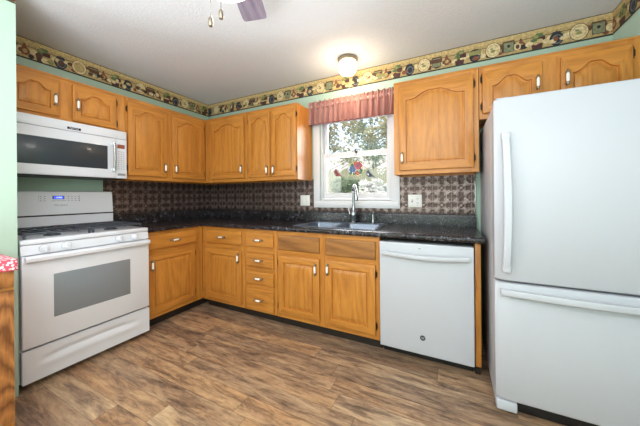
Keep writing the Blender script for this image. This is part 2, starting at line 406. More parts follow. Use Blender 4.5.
# wallpaper border with crockery, jugs, plants and little boxes
PAL = dict(tan=(190, 164, 112), gold=(206, 180, 126), cream=(226, 206, 160), brown=(92, 58, 40), rust=(132, 78, 54), dk=(40, 34, 36),
           green=(92, 116, 72), gg=(134, 138, 108), navy=(38, 42, 56), steel=(104, 112, 122), band=(52, 58, 46), olive=(150, 146, 92), wine=(78, 40, 42))
def border(name, length, start, z0, z1, loc, rz):
    V = []; F = []; C = []
    lay = [0]
    hh = (z1-z0)
    def poly(pts, col, wide=False):
        lay[0] += 1; y = -.0006-.00004*(lay[0] % 40)
        pts = [(min(max(a, 0), length), min(max(c, 0), hh)) for a, c in pts]
        base = len(V); V.extend([(a, y, c) for a, c in pts]); F.append(list(range(base, base+len(pts)))); C.append(lin(PAL[col]))
    def ell(cx, cz, rx, rz_, col, n=20, rot=0, jag=0):
        poly([(cx+(rx*(1+jag*(k % 2)))*cos(2*pi*k/n+rot), cz+(rz_*(1+jag*(k % 2)))*sin(2*pi*k/n+rot)) for k in range(n)], col)
    s = hh/.165
    V.extend([(0, 0, 0), (length, 0, 0), (length, 0, hh), (0, 0, hh)]); F.append([0, 1, 2, 3]); C.append(lin(PAL['tan']))
    poly([(0, hh*.78), (length, hh*.78), (length, hh), (0, hh)], 'gold')
    poly([(0, hh*.97), (length, hh*.97), (length, hh), (0, hh)], 'dk')
    poly([(0, hh*.62), (length, hh*.62), (length, hh*.65), (0, hh*.65)], 'brown')
    PITCH = .527
    k = math.floor((0-start)/PITCH)-1
    rnd = random.Random(3)
    while start+k*PITCH < length+.3:
        x = start+k*PITCH; k += 1
        if x+.6 < 0: continue
        def inside(cx): return -.05 < cx < length+.05
        for dx, w, c in ((.10, .10, 'brown'), (.30, .07, 'wine'), (.40, .09, 'olive')):
            if inside(x+dx): poly([(x+dx-w/2, .066*s), (x+dx+w/2, .066*s), (x+dx+w/2, .1*s), (x+dx-w/2, .1*s)], c)
        for j in range(16):
            a = x+.02+j*.032+rnd.uniform(-.012, .012)
            if inside(a): ell(a, (.028+rnd.uniform(0, .05))*s, rnd.uniform(.014, .026), rnd.uniform(.012, .022)*s, rnd.choice(['cream', 'rust', 'brown', 'olive', 'cream', 'dk', 'gold']), 10)
        if inside(x):
            ell(x, .073*s, .054, .062*s, 'brown', 26); ell(x, .073*s, .050, .058*s, 'cream', 26); ell(x, .073*s, .038, .045*s, 'tan', 24)
            ell(x, .073*s, .035, .041*s, 'cream', 24); ell(x, .065*s, .018, .012*s, 'olive', 8); ell(x-.01, .085*s, .012, .008*s, 'gg', 8)
        a = x+.105
        if inside(a):
            poly([(a-.036, .03*s), (a+.036, .03*s), (a+.036, .112*s), (a-.036, .112*s)], 'band'); poly([(a-.032, .034*s), (a+.032, .034*s), (a+.032, .108*s), (a-.032, .108*s)], 'gg')
            ell(a, .078*s, .010, .012*s, 'dk', 12); poly([(a-.042, .108*s), (a+.042, .108*s), (a+.036, .120*s), (a-.036, .120*s)], 'brown')
        a = x+.185
        if inside(a):
            ell(a-.022, .06*s, .022, .028*s, 'cream', 14); ell(a-.022, .06*s, .013, .018*s, 'brown', 12)
            poly([(a-.014, .03*s), (a+.014, .03*s), (a+.03, .05*s), (a+.03, .072*s), (a+.012, .092*s), (a+.006, .112*s), (a-.006, .112*s), (a-.012, .092*s), (a-.024, .072*s), (a-.024, .05*s)], 'rust')
            ell(a+.002, .062*s, .014, .016*s, 'tan', 10); ell(a, .114*s, .006, .006*s, 'brown', 8)
        a = x+.285
        if inside(a):
            poly([(a-.03, .012*s), (a+.03, .012*s), (a+.036, .05*s), (a-.036, .05*s)], 'wine')
            for q in range(11):
                an = q*.63; ell(a+.026*cos(an*1.9)*(.4+.06*q), (.096+.02*sin(an*2.3))*s, .016, .013*s, 'green' if q % 3 else 'olive', 7, an, .35)
        a = x+.40
        if inside(a):
            ell(a-.035, .075*s, .022, .018*s, 'cream', 12)
            ell(a, .058*s, .042, .050*s, 'dk', 22); ell(a+.004, .055*s, .030, .036*s, 'steel', 20); ell(a+.006, .054*s, .022, .027*s, 'navy', 18)
            poly([(a-.03, .1*s), (a+.03, .1*s), (a+.02, .112*s), (a-.02, .112*s)], 'navy'); ell(a, .115*s, .006, .006*s, 'rust', 8)
    poly([(0, 0), (length, 0), (length, hh*.075), (0, hh*.075)], 'band'); 
    poly([(0, 0), (length, 0), (length, hh*.03), (0, hh*.03)], 'dk')
    me = bpy.data.meshes.new(name)
    # solid back so that the paper has its own thickness
    me.from_pydata(V, [], F); me.update()
    ca = me.color_attributes.new('Col', 'FLOAT_COLOR', 'CORNER')
    li = 0
    for p_, c in zip(me.polygons, C):
        for _ in range(p_.loop_total): ca.data[li].color = c+(1,); li += 1
    me.materials.append(BORDER)
    o = bpy.data.objects.new(name, me); COL.objects.link(o); o.location = loc; o.rotation_euler = (0, 0, rz)
    return struct(o)
border('trim_1', RX-.004, (3.32-.002) % .527, 2.294, H-.001, (.002, -.0012, 2.294), 0)
border('trim_2', 1.968, .031, 2.294, H-.001, (.0012, -1.970, 2.294), pi/2)
border('trim_3', 2.5, -.165, 2.294, H-.001, (RX-.0012, -.002, 2.294), -pi/2)
border('trim_4', .113, -.12, 2.352, H-.001, (.6812, -2.086, 2.352), pi/2)

# embossed tin sheet behind the counters
def tin_height(u, v):
    e = max(abs(u), abs(v)); h = 0
    h = max(h, 1-((e-.965)/.035)**2) if e > .93 else 0
    r = math.hypot(u, v); a = (u+v)/1.4142; c = (u-v)/1.4142
    for p, q in ((a, c), (c, a)):
        w = .20*max(0, 1-((abs(p)-.66)/.55)**2)
        if w > 0 and abs(q) < w: h = max(h, .95*(1-(q/w)**2)*(.55+.45*(abs(q) > .02)))
    if r < .17: h = max(h, 1-(r/.17)**2*.7)
    for cx, cz in ((0, .86), (0, -.86), (.86, 0), (-.86, 0)):
        d = math.hypot(u-cx, v-cz)
        h = max(h, .75*(1-((d-.47)/.07)**2))
    for cx in (.40, -.40):
        for cz in (.72, -.72):
            for px_, pz_ in ((cx, cz), (cz, cx)):
                d = math.hypot(u-px_, v-pz_); h = max(h, .85*(1-((d-.13)/.07)**2))
    return max(0, min(1, h))
def tin(name, length, phase, z0, z1, loc, rz, holes=()):
    NX = max(8, int(length/.1525*22)); NZ = int((z1-z0)/.1525*22)
    T = .1525; vs = []; rel = []
    for j in range(NZ+1):
        z = z0+(z1-z0)*j/NZ
        for i in range(NX+1):
            x = length*i/NX
            fu = (((x-phase)/T) % 1)*2-1; fv = (((z-1.018)/T) % 1)*2-1
            h = tin_height(fu, fv); vs.append((x, -.001-.0048*h, z-z0)); rel.append(h)
    fs = []
    for j in range(NZ):
        for i in range(NX):
            xc = length*(i+.5)/NX; zc = z0+(z1-z0)*(j+.5)/NZ
            if any(a < xc < b_ and c < zc < d for a, b_, c, d in holes): continue
            q = j*(NX+1)+i; fs.append((q, q+1, q+NX+2, q+NX+1))
    me = bpy.data.meshes.new(name); me.from_pydata(vs, [], fs); me.update()
    me.polygons.foreach_set('use_smooth', [True]*len(fs))
    at = me.attributes.new('relief', 'FLOAT', 'POINT'); at.data.foreach_set('value', rel)
    me.materials.append(TIN)
    o = bpy.data.objects.new(name, me); COL.objects.link(o); o.location = loc; o.rotation_euler = (0, 0, rz); return struct(o)
tin('trim_5', 3.186, (3.19-.003) % .154, 1.018, 1.372, (.003, -.0005, 1.018), 0, ((1.72, 2.50, 1.12, 2),))
tin('trim_6', 1.235, 1.235-.1525*9, 1.018, 1.372, (.0005, -1.238, 1.018), pi/2)
struct(MB().box(3.184, 3.192, -.006, -.0003, 1.018, 1.372, CHROME, .001).build('trim_7'))

# ------------------------------------------------------------ cabinets
def pull(vertical=True):
    """white ceramic bar between two nickel feet, centred on the origin, standing off towards -y"""
    m = MB(); L = .05
    def P(t, y): return (0, y, t) if vertical else (t, y, 0)
    for s_ in (-1, 1):
        m.tube([P(s_*.036, 0), P(s_*.036, -.006), P(s_*.036, -.024)], [.009, .005, .0055], NICK, 10)
        m.tube([P(s_*.026, -.024), P(s_*.034, -.024), P(s_*.044, -.024), P(s_*.050, -.024)], [.0075, .0085, .007, .003], NICK, 10)
    m.tube([P(-.028, -.024), P(-.02, -.024), P(0, -.024), P(.02, -.024), P(.028, -.024)], [.0075, .009, .0095, .009, .0075], CERAM, 12)
    return m
def hinge_mb():
    m = MB(); m.tube([(0, -.006, -.026), (0, -.006, .026)], .0042, BRONZE, 8)
    m.box(-.010, .001, -.003, 0, -.02, .02, BRONZE); m.lathe([(.005, -.03), (.002, -.034)], BRONZE, (0, -.006, 0), 8); m.lathe([(.002, .034), (.005, .03)], BRONZE, (0, -.006, 0), 8)
    return m
def door_mb(w, h, arch, rail=.058, thick=.021, matp=None, matf=None):
    """framed raised-panel door, front towards -y, lower left back corner at origin"""
    m = MB(); K = 28; matp = matp or OAKV
    A = min(.055, w*.16) if arch else 0
    if w < .32: rail = .05
    def top(t):
        t = abs(t)
        if not arch: return 1.0
        if t > .86: return 0.0
        q = 1-t/.86; return (.5-.5*cos(pi*min(1, q*1.22)))
    def contour(d, y):
        x0, x1, z0 = rail+d, w-rail-d, rail+d; zt = h-rail-d-(A)
        pts = [(x0+(x1-x0)*k/K, y, z0) for k in range(K)]
        pts += [(x1, y, z0)]
        tp = [(x0+(x1-x0)*k/K, y, zt+A*(top(2*k/K-1) if arch else 0)) for k in range(K+1)]
        return pts, tp
    def outer(o, y):
        return [(o+(w-2*o)*k/K, y, o) for k in range(K+1)], [(o+(w-2*o)*k/K, y, h-o) for k in range(K+1)]
    loops = [outer(.006, 0), outer(.006, -.004), outer(.0, -.006), outer(0, -thick+.005), outer(.002, -thick+.0015), outer(.006, -thick),
             contour(0, -thick), contour(.001, -thick+.004), contour(.0025, -thick+.014), contour(.0095, -thick+.0145),
             contour(.0125, -thick+.009), contour(.036, -thick+.0015), contour(.043, -thick+.001)]
    def line(lp): b_, t_ = lp; return b_+t_[::-1]
    n = 2*(K+1); vs = [v for lp in loops for v in line(lp)]
    for i in range(len(loops)-1):
        for k in range(n):
            q = (k+1) % n; seg = 'b' if k < K else ('r' if k == K else ('t' if k < n-1 else 'l'))
            mat = matf if matf else (matp if i >= 7 else (OAKH if seg in 'bt' else OAKV))
            m.add([vs[i*n+k], vs[i*n+q], vs[(i+1)*n+q], vs[(i+1)*n+k]], [(0, 1, 2, 3)], mat, True)
    b_, t_ = loops[-1]
    for k in range(K): m.add([b_[k], b_[k+1], t_[k+1], t_[k]], [(0, 1, 2, 3)], matp, True)
    b_, t_ = loops[0]
    for k in range(K): m.add([b_[k], b_[k+1], t_[k+1], t_[k]], [(0, 1, 2, 3)], matp, True)
    return m
def weld(o):
    bm = bmesh.new(); bm.from_mesh(o.data); bmesh.ops.remove_doubles(bm, verts=bm.verts[:], dist=.00005)
    bmesh.ops.recalc_face_normals(bm, faces=bm.faces[:]); bm.to_mesh(o.data); bm.free(); o.data.set_sharp_from_angle(angle=R(30))
def drawer_mb(w, h, mat=None):
    m = MB(); mat = mat or OAKH; y = -.019
    def rect(o, yy): return [(o, yy, o), (w-o, yy, o), (w-o, yy, h-o), (o, yy, h-o)]
    L = [rect(.006, 0), rect(.006, -.004), rect(0, -.006), rect(0, y+.006), rect(.003, y+.002), rect(.010, y+.001), rect(.012, y)]
    vs = [v for l in L for v in l]
    for i in range(6):
        for k in range(4): m.add([vs[i*4+k], vs[i*4+(k+1) % 4], vs[(i+1)*4+(k+1) % 4], vs[(i+1)*4+k]], [(0, 1, 2, 3)], mat)
    m.add(L[-1], [(0, 1, 2, 3)], mat); m.add(L[0], [(0, 3, 2, 1)], mat)
    return m
def cabinet(name, label, cat, W, D, z0, z1, loc, rz, stiles, rails, fronts, base=False, frame_w=None, toe=.095, group=None):
    """local frame: x right, front plane y=-D, back y=0.  stiles: list of (x0,x1,z0,z1); rails likewise"""
    t = thing(name, label, cat, (loc[0], loc[1], 0), rz, group)
    g = .0008; fw = frame_w or W; b_ = MB(); th = .016
    zb = toe if base else z0
    b_.box(g, th, -D+.019, -.003, zb, z1, OAKV); b_.box(W-th, W-g, -D+.019, -.003, zb, z1, OAKV)
    b_.box(th, W-th, -.012, -.003, zb, z1, OAKV)
    if base: b_.box(th, W-th, -D+.019, -.012, zb, zb+.016, OAKH); b_.box(g, W-g, -D+.075, -D+.09, .001, toe, TOE)
    else: b_.box(th, W-th, -D+.019, -.012, zb+.018, zb+.034, OAKH); b_.box(th, W-th, -D+.019, -.012, z1-.03, z1-.014, OAKH)
    b_.box(g if not base else th, W-th, -D+.10, -D+.104, zb+.03, z1-.03, DARK)
    b_.build('body', t)
    f = MB()
    for a in stiles: f.box(a[0], a[1], -D, -D+.019, a[2], a[3], OAKV, .001, 1)
    for a in rails: f.box(a[0], a[1], -D+.0003, -D+.019, a[2], a[3], OAKH, .001, 1)
    if not base: f.box(.001, (frame_w or W)-.001, -D-.006, -D, z1-.012, z1, OAKH, .002, 1)
    f.build('face_frame', t)
    for fr in fronts:
        kind, x0, x1, a0, a1, hs = fr[:6]
        if kind in ('door', 'arch'):
            o = door_mb(x1-x0, a1-a0, kind == 'arch').build('door', t, (x0, -D-.0005, a0), fix=False); weld(o)
            w = x1-x0; h = a1-a0
            if hs:
                side, hz = hs
                px_ = w-.028 if side == 'R' else .028
                pull(True).build('handle', o, (px_, -.019, hz-a0), 'white ceramic pull with nickel ends')
                hx = -.003 if side == 'R' else w+.003
                for q in ((.07, h-.07) if h > .35 else (.05, h-.05)):
                    ho = hinge_mb().build('hinge', o, (hx, -.006, q), 'dark bronze butt hinge')
                    if side != 'R': ho.scale = (-1, 1, 1)
        else:
            mat = OAKHD if kind == 'false' else None
            o = drawer_mb(x1-x0, a1-a0, mat).build('drawer' if kind == 'drawer' else 'false_drawer_front', t, (x0, -D-.0005, a0))
            if kind == 'drawer': pull(False).build('handle', o, ((x1-x0)/2, -.019, (a1-a0)/2), 'white ceramic pull with nickel ends')
    return t
UB, UT = 1.356, 2.123
def upper(label, W, loc, rz, doors, z0=UB, vis=None, D=.314):
    """vis = visible frame x-range"""
    a, b_ = vis or (0, W); z1 = UT
    edges = [a]+[e for d in doors for e in d[:2]]+[b_]
    st = []
    st.append((a+.0008, doors[0][0]+.012, z0, z1)); st.append((doors[-1][1]-.012, b_-.0008, z0, z1))
    for i in range(len(doors)-1): st.append((doors[i][1]-.012, doors[i+1][0]+.012, z0+.03, z1-.03))
    ra = [(st[0][1]-.001, st[1][0]+.001, z0, doors[0][2]+.012), (st[0][1]-.001, st[1][0]+.001, doors[0][3]-.012, z1)]
    return cabinet('wall_cabinet', label, 'cabinet', W, D, z0, z1, loc, rz, st, ra,
                   [('arch', d[0], d[1], d[2], d[3], (d[4], d[5])) for d in doors], False, frame_w=b_)
Lz = pi/2
# left wall, local x = world y + offset
upper('short oak wall cabinet with two arched doors above the white microwave', .765, (0.001, -1.965), Lz,
      [(.033, .305, 1.812, 2.085, 'R', 1.93), (.383, .688, 1.80, 2.085, 'L', 1.93)], 1.785)
upper('tall two-door oak wall cabinet on the left wall, between microwave and corner', 1.196, (0.001, -1.1978), Lz,
      [(.012, .385, 1.395, 2.08, 'R', 1.49), (.445, .85, 1.395, 2.08, 'L', 1.49)], vis=(0, .882))
# back wall
upper('single arched-door oak wall cabinet in the room corner, left of the narrow pair', .668, (.3155, -.001), 0,
      [(.105, .634, 1.395, 2.08, 'R', 1.49)])
upper('oak wall cabinet with two narrow arched doors, its end beside the window', .650, (.985, -.001), 0,
      [(.025, .318, 1.395, 2.08, 'R', 1.46), (.345, .64, 1.395, 2.08, 'L', 1.46)])
upper('large single-door oak wall cabinet right of the window', .612, (2.5805, -.001), 0,
      [(.042, .578, 1.390, 2.075, 'L', 1.49)])
upper('short two-door oak wall cabinet above the white refrigerator', .826, (3.1945, -.001), 0,
      [(.02, .362, 1.775, 2.075, 'R', 1.93), (.455, .785, 1.775, 2.075, 'L', 1.93)], 1.737)

CT = .8755
def basecab(label, W, loc, rz, stiles, rails, fronts, D=.60):
    return cabinet('base_cabinet', label, 'cabinet', W, D, 0, CT, loc, rz, stiles, rails, fronts, True)
Z0 = .095
basecab('oak base cabinet right of the white range, one drawer over one door', 1.193, (.001, -1.1945), Lz,
        [(.001, .055, Z0, CT), (.478, .5935, Z0, CT)], [(.054, .479, Z0, .155), (.054, .479, .66, .722), (.054, .479, .832, CT)],
        [('drawer', .014, .508, .712, .845, 1), ('door', .014, .49, .135, .675, ('L', .578))])
basecab('oak base cabinet in the inner corner, one drawer over one door, left of drawer stack', .60, (.6025, -.001), 0,
        [(.0008, .073, Z0, CT), (.553, .599, Z0, CT)], [(.072, .554, Z0, .15), (.072, .554, .64, .722), (.072, .554, .832, CT)],
        [('drawer', .060, .566, .708, .845, 1), ('door', .060, .565, .132, .655, ('R', .585))])
basecab('narrow oak base cabinet with a stack of four drawers', .382, (1.2035, -.001), 0,
        [(.0008, .04, Z0, CT), (.335, .381, Z0, CT)], [(.039, .336, Z0, .125)]+[(.039, .336, z-.034, z+.034) for z in (.336, .501, .683)]+[(.039, .336, .83, CT)],
        [('drawer', .027, .348, .712, .843, 1), ('drawer', .027, .348, .522, .652, 1), ('drawer', .027, .348, .356, .480, 1), ('drawer', .027, .348, .112, .316, 1)])
basecab('wide oak sink base with two false drawer fronts and two doors, left of dishwasher', .938, (1.587, -.001), 0,
        [(.0008, .035, Z0, CT), (.42, .505, Z0, CT), (.893, .937, Z0, CT)],
        [(.034, .421, Z0, .15), (.504, .894, Z0, .15), (.034, .421, .65, .715), (.504, .894, .65, .715), (.034, .421, .825, CT), (.504, .894, .825, CT)],
        [('false', .020, .434, .706, .838, 0), ('false', .490, .908, .700, .838, 0), ('door', .020, .434, .135, .658, ('R', .575)), ('door', .490, .906, .132, .662, ('L', .59))])
ep = MB(); ep.box(3.142, 3.174, -.60, -.003, .078, CT, OAKV, .001); ep.box(3.143, 3.173, -.55, -.01, .001, .078, TOE)
tag(ep.build('cabinet_end_panel'), 'narrow upright oak end panel between dishwasher and refrigerator', 'panel')

# countertop
t = thing('countertop', 'dark speckled grey-black laminate countertop running round the corner', 'countertop', (0, 0, 0))
prof = [(.09, .914), (.014, .914), (.006, .912), (.0015, .907), (0, .900), (0, .884), (.003, .878), (.01, .8765), (.09, .8765)]
m = MB(); m.sweep([(3.193, -.635), (.635, -.635), (.635, -1.194)][::-1], prof, COUNTER)
def slab(x0, x1, y0, y1): m.box(x0, x1, y0, y1, .8765, .914, COUNTER)
m.v = [v for v in m.v]
slab(.003, .548, -1.194, -.546); slab(.003, 1.735, -.546, -.003); slab(2.45, 3.193, -.546, -.003)
slab(1.735, 2.45, -.546, -.51); slab(1.735, 2.45, -.085, -.003)
m.build('worktop', t)
bp = [(.0, .9145), (.0, 1.006), (.003, 1.014), (.010, 1.0175), (.0175, 1.0175), (.0175, .9145)]
# inward is left of travel: run along the room side from the right end to the corner, then down the left wall
m = MB(); m.sweep([(.021, -1.194), (.021, -.021), (3.193, -.021)], bp, COUNTER); m.build('backsplash_lip', t)

# ------------------------------------------------------------ sink, faucet, soap pump
def sink():
    t = thing('kitchen_sink', 'stainless steel double-bowl sink set into the dark countertop under the window', 'sink', (0, 0, 0))
    X0, X1, Y0, Y1 = 1.715, 2.47, -.53, -.06; zt = .918
    bowls = [(1.755, 2.06, -.505, -.135), (2.10, 2.435, -.505, -.135)]
    m = MB()
    xs = [X0, 1.755, 2.06, 2.10, 2.435, X1]; ys = [Y0, -.505, -.135, Y1]
    for i in range(5):
        for j in range(3):
            if i in (1, 3) and j == 1: continue
            m.box(xs[i], xs[i+1], ys[j], ys[j+1], .9148, zt, STEEL)
    m.tube([(X0, Y0, .917), (X1, Y0, .917), (X1, Y1, .917), (X0, Y1, .917), (X0, Y0, .917)], .003, STEEL, 8)
    m.build('rim', t)
    for a, b_, c, d in bowls:
        q = MB(); zb = .76; r = []
        def rr(o, z, rad=.05):
            pts = []
            for cx, cy, a0 in ((b_-o-rad, d-o-rad, 0), (a+o+rad, d-o-rad, 90), (a+o+rad, c+o+rad, 180), (b_-o-rad, c+o+rad, 270)):
                for k in range(6): an = R(a0+k*18); pts.append((cx+rad*cos(an), cy+rad*sin(an), z))
            return pts
        L = [rr(-.002, .9175, .03), rr(.001, .912, .04), rr(.008, .80, .05), rr(.02, .768, .05), rr(.05, .76, .04)]
        n = 24; vs = [v for l in L for v in l]; fs = []
        for i in range(4):
            for k in range(n): fs.append((i*n+k, i*n+(k+1) % n, (i+1)*n+(k+1) % n, (i+1)*n+k))
        fs.append([4*n+k for k in range(n)]); q.add(vs, fs, STEEL, True); o = q.build('bowl', t, fix=False)
        d_ = MB(); d_.lathe([(.042, .7605), (.042, .763), (.030, .7635), (.026, .7615), (.004, .7615)], CHROME, ((a+b_)/2, (c+d)/2, 0), 24); d_.build('drain', o)
sink()
def faucet():
    t = thing('kitchen_faucet', 'brushed steel gooseneck faucet behind the sink, in front of the window', 'faucet', (2.14, -.092, .919))
    m = MB(); m.lathe([(.034, 0), (.034, .005), (.027, .010), (.026, .045), (.034, .07), (.034, .095), (.024, .115), (.017, .135), (.0145, .17)], CHROME, n=24); m.build('base', t)
    d = Vector((.50, -.86)); pts = [(0, 0, .15)]
    for k in range(4): pts.append((0, 0, .16+.045*k))
    for k in range(1, 13):
        a = pi*k/13; pts.append((d.x*.062*(1-cos(a)), d.y*.062*(1-cos(a)), .305+.062*sin(a)))
    m = MB(); m.tube(pts, .012, CHROME, 14); m.build('spout', t)
    e = pts[-1]; m = MB()
    m.tube([(e[0], e[1], e[2]+.005), (e[0]+.004, e[1]-.006, e[2]-.03), (e[0]+.007, e[1]-.012, e[2]-.075), (e[0]+.008, e[1]-.014, e[2]-.098)], [.0135, .015, .019, .018], CHROME, 16)
    m.tube([(e[0]+.008, e[1]-.014, e[2]-.098), (e[0]+.008, e[1]-.014, e[2]-.102)], .014, BLACK, 16); m.build('spray_head', t, label='pull-down spray head with black tip')
    m = MB(); m.tube([(-.018, 0, .075), (-.032, -.004, .080), (-.040, -.004, .098), (-.055, -.006, .150)], [.012, .012, .008, .006], CHROME, 12); m.build('lever', t)
faucet()
t = thing('soap_dispenser', 'small brushed steel soap pump right of the faucet', 'soap dispenser', (2.335, -.092, .919))
m = MB(); m.lathe([(.020, 0), (.020, .005), (.013, .009), (.011, .035), (.009, .040), (.007, .09), (.011, .095), (.013, .106), (.010, .115)], CHROME, n=18); m.build('pump_body', t)
MB().tube([(0, 0, .108), (.01, -.03, .112), (.018, -.055, .105), (.019, -.058, .098)], [.007, .006, .005, .004], CHROME, 10).build('nozzle', t)

# ------------------------------------------------------------ outlets
def plate(label, x, z, kinds):
    t = thing('wall_plate', label, 'wall plate', (x, -.0046, z))
    m = MB(); m.box(-.060, .060, -.006, 0, -.058, .058, OFFW, .003); m.build('cover', t)
    for i, k in enumerate(kinds):
        cx = (-.024, .024)[i]
        if k == 'outlet':
            q = MB()
            for s_ in (-1, 1):
                q.lathe([(.0165, -.0085), (.0165, -.006)], OFFW, (cx, 0, s_*.0195), 20, 'Y')
                for dx in (-.006, .006): q.box(cx+dx-.0012, cx+dx+.0012, -.0092, -.0084, s_*.0195-.002, s_*.0195+.008, BLACK)
                q.lathe([(.0025, -.0092), (.0025, -.0084)], BLACK, (cx, 0, s_*.0195-.008), 8, 'Y')
            q.build('outlet', t)
        elif k == 'toggle':
            q = MB(); q.box(cx-.006, cx+.006, -.0075, -.006, -.013, .013, GREYP); q.box(cx-.004, cx+.004, -.018, -.007, .001, .010, OFFW, .0015); q.build('switch', t)
        elif k == 'rocker':
            q = MB(); q.box(cx-.0165, cx+.0165, -.0085, -.006, -.033, .033, OFFW, .0012); q.build('switch', t)
    for cx in (-.024, .024):
        for s_ in (-1, 1): MB().lathe([(.0026, -.0068), (.0022, -.0060)], GREYP, (cx, 0, s_*.043), 8, 'Y').build('screw', t)
plate('ivory double wall plate with two rocker switches, left of the window', 1.541, 1.138, ('rocker', 'rocker'))
plate('ivory double wall plate with switch and outlet, right of the window', 2.706, 1.134, ('toggle', 'outlet'))

# ------------------------------------------------------------ valance
def valance():
    t = thing('window_valance', 'dusty rose ruffled valance hanging over the top of the window', 'valance', (0, 0, 0))
    X0, X1 = 1.632, 2.562; NX, NZ = 420, 26; vs = []
    rnd = random.Random(5); ph = [rnd.uniform(0, 6.28) for _ in range(6)]
    for j in range(NZ+1):
        f = j/NZ; z = 2.197-.252*f
        for i in range(NX+1):
            u = i/NX; s_ = u*(X1-X0)
            wv = sin(s_*2*pi/.062+1.1*sin(s_*9+ph[0])+ph[1]); w2 = sin(s_*2*pi/.027+ph[2]+.9*sin(s_*21)); 
            if f < .14: amp, a2 = .006, .008
            elif f < .27: amp, a2 = .003, .003
            else: amp, a2 = .008+.024*(f-.27), .006*(1-f)+.002
            y = -.056-(.014 if .14 <= f < .27 else .004)-.012*max(0, f-.27)+amp*wv+a2*w2
            zz = z+(.010*w2*wv if f < .14 else 0)*(1-f/.14)+(.009*wv+.006*sin(s_*11+ph[3]))*max(0, f-.5)
            vs.append((X0+s_+.004*sin(s_*2*pi/.062+1.57)*f, y, zz))
    fs = [(j*(NX+1)+i, j*(NX+1)+i+1, (j+1)*(NX+1)+i+1, (j+1)*(NX+1)+i) for j in range(NZ) for i in range(NX)]
    m = MB(); m.add(vs, fs, VAL, True); o = m.build('fabric', t, fix=False)
    md = o.modifiers.new('thickness', 'SOLIDIFY'); md.thickness = .0012
    m = MB(); m.tube([(X0-.004, -.062, 2.147), (X1+.004, -.062, 2.147)], .006, TRIM, 10)
    for x in (X0-.002, X1+.002): m.tube([(x, -.062, 2.147), (x, -.03, 2.147), (x, -.0005, 2.147)], .005, TRIM, 8)
    m.build('curtain_rod', t)
valance()

# ------------------------------------------------------------ things hanging on the window glass
def petals(m, cx, cz, r, n, mat, y, cmat=YEL):
    for k in range(n):
        a = 2*pi*k/n; px_, pz_ = cx+r*.55*cos(a), cz+r*.55*sin(a)
        m.lathe([(.001, y-.003), (r*.42, y-.001), (r*.42, y+.001), (.001, y+.003)], mat, (px_, 0, pz_), 14, 'Y')
    m.lathe([(.001, y-.005), (r*.24, y-.002), (r*.24, y+.002)], cmat, (cx, 0, cz), 12, 'Y')
t = thing('suncatcher', 'round glass suncatcher of red and blue flowers hanging from a hook in the window', 'suncatcher', (2.135, .004, 1.462)); t.scale = (1.22, 1, 1.12)
m = MB()
m.tube([(.064*cos(2*pi*k/32), 0, .064*sin(2*pi*k/32)) for k in range(33)], .0022, YEL, 6, False); m.build('ring', t)
m = MB(); petals(m, .022, .026, .040, 6, RED, -.004, BLUE); petals(m, .012, -.040, .022, 5, RED, -.004); petals(m, -.005, .05, .016, 5, RED, -.002); m.build('red_flowers', t)
m = MB(); petals(m, -.030, -.005, .034, 6, BLUE, -.003, LGREEN); m.build('blue_flower', t)
m = MB()
for cx, cz, r in ((-.035, .034, .018), (.046, -.022, .02), (-.048, -.036, .017), (.038, -.042, .014), (-.012, .022, .015), (-.018, -.05, .013)):
    m.lathe([(.001, -.003), (r, -.001), (r, .001), (.001, .003)], LGREEN, (cx, 0, cz), 7, 'Y')
m.build('leaves', t)
m = MB(); m.tube([(-.03, 0, .056), (-.012, 0, .10), (0, 0, .128), (.012, 0, .10), (.03, 0, .056)], .0012, BRONZE, 6)
m.tube([(0, 0, .125), (.008, 0, .132), (.006, 0, .145), (0, .003, .152)], .002, BLACK, 8); m.lathe([(.011, .008), (.012, .014), (.009, .0155)], BLACK, (0, 0, .155), 14, 'Y'); m.build('hanger', t)
def bird(name, label, cx, cz, s_, flip, body, belly, mask):
    t = thing(name, label, 'ornament', (cx, .017, cz))
    P = [(-.036, -.018), (-.018, -.004), (-.006, .010), (.002, .024), (.008, .036), (.018, .028), (.027, .018), (.025, .006), (.022, -.008), (.010, -.020), (-.006, -.022), (-.018, -.018), (-.038, -.028)]
    m = MB(); m.prism([(a*s_*flip, c*s_) for a, c in P], -.003, .003, body); m.build('body', t)
    m = MB(); m.prism([(a*s_*flip, c*s_) for a, c in [(.004, -.010), (.018, -.002), (.019, .008), (.008, .004)]], -.0045, -.003, belly); m.build('breast', t)
    m = MB(); m.prism([(a*s_*flip, c*s_) for a, c in [(.020, .012), (.032, .014), (.022, .020)]], -.0045, .003, mask); m.build('beak', t)
    m = MB(); m.prism([(a*s_*flip, c*s_) for a, c in [(-.022, -.012), (.004, .008), (.008, -.006), (-.006, -.012)]], -.0045, -.003, mask); m.build('wing', t)
    m = MB(); m.tube([(.012*s_*flip, 0, .030*s_), (.004*s_*flip, 0, .055*s_), (0, .009, .095*s_)], .0008, GREYP, 5)
    m.lathe([(.008, .006), (.009, .013), (.006, .0155)], OFFW, (0, 0, .097*s_), 12, 'Y'); m.build('hanger', t)
bird('cardinal_ornament', 'red cardinal ornament hanging at the left of the window', 1.925, 1.425, 1.45, -1, DRED, RED, DRED)
bird('chickadee_ornament', 'small dark blue bird ornament hanging right of the suncatcher', 2.277, 1.400, 1.35, -1, CHK, DECAL, NAVY)
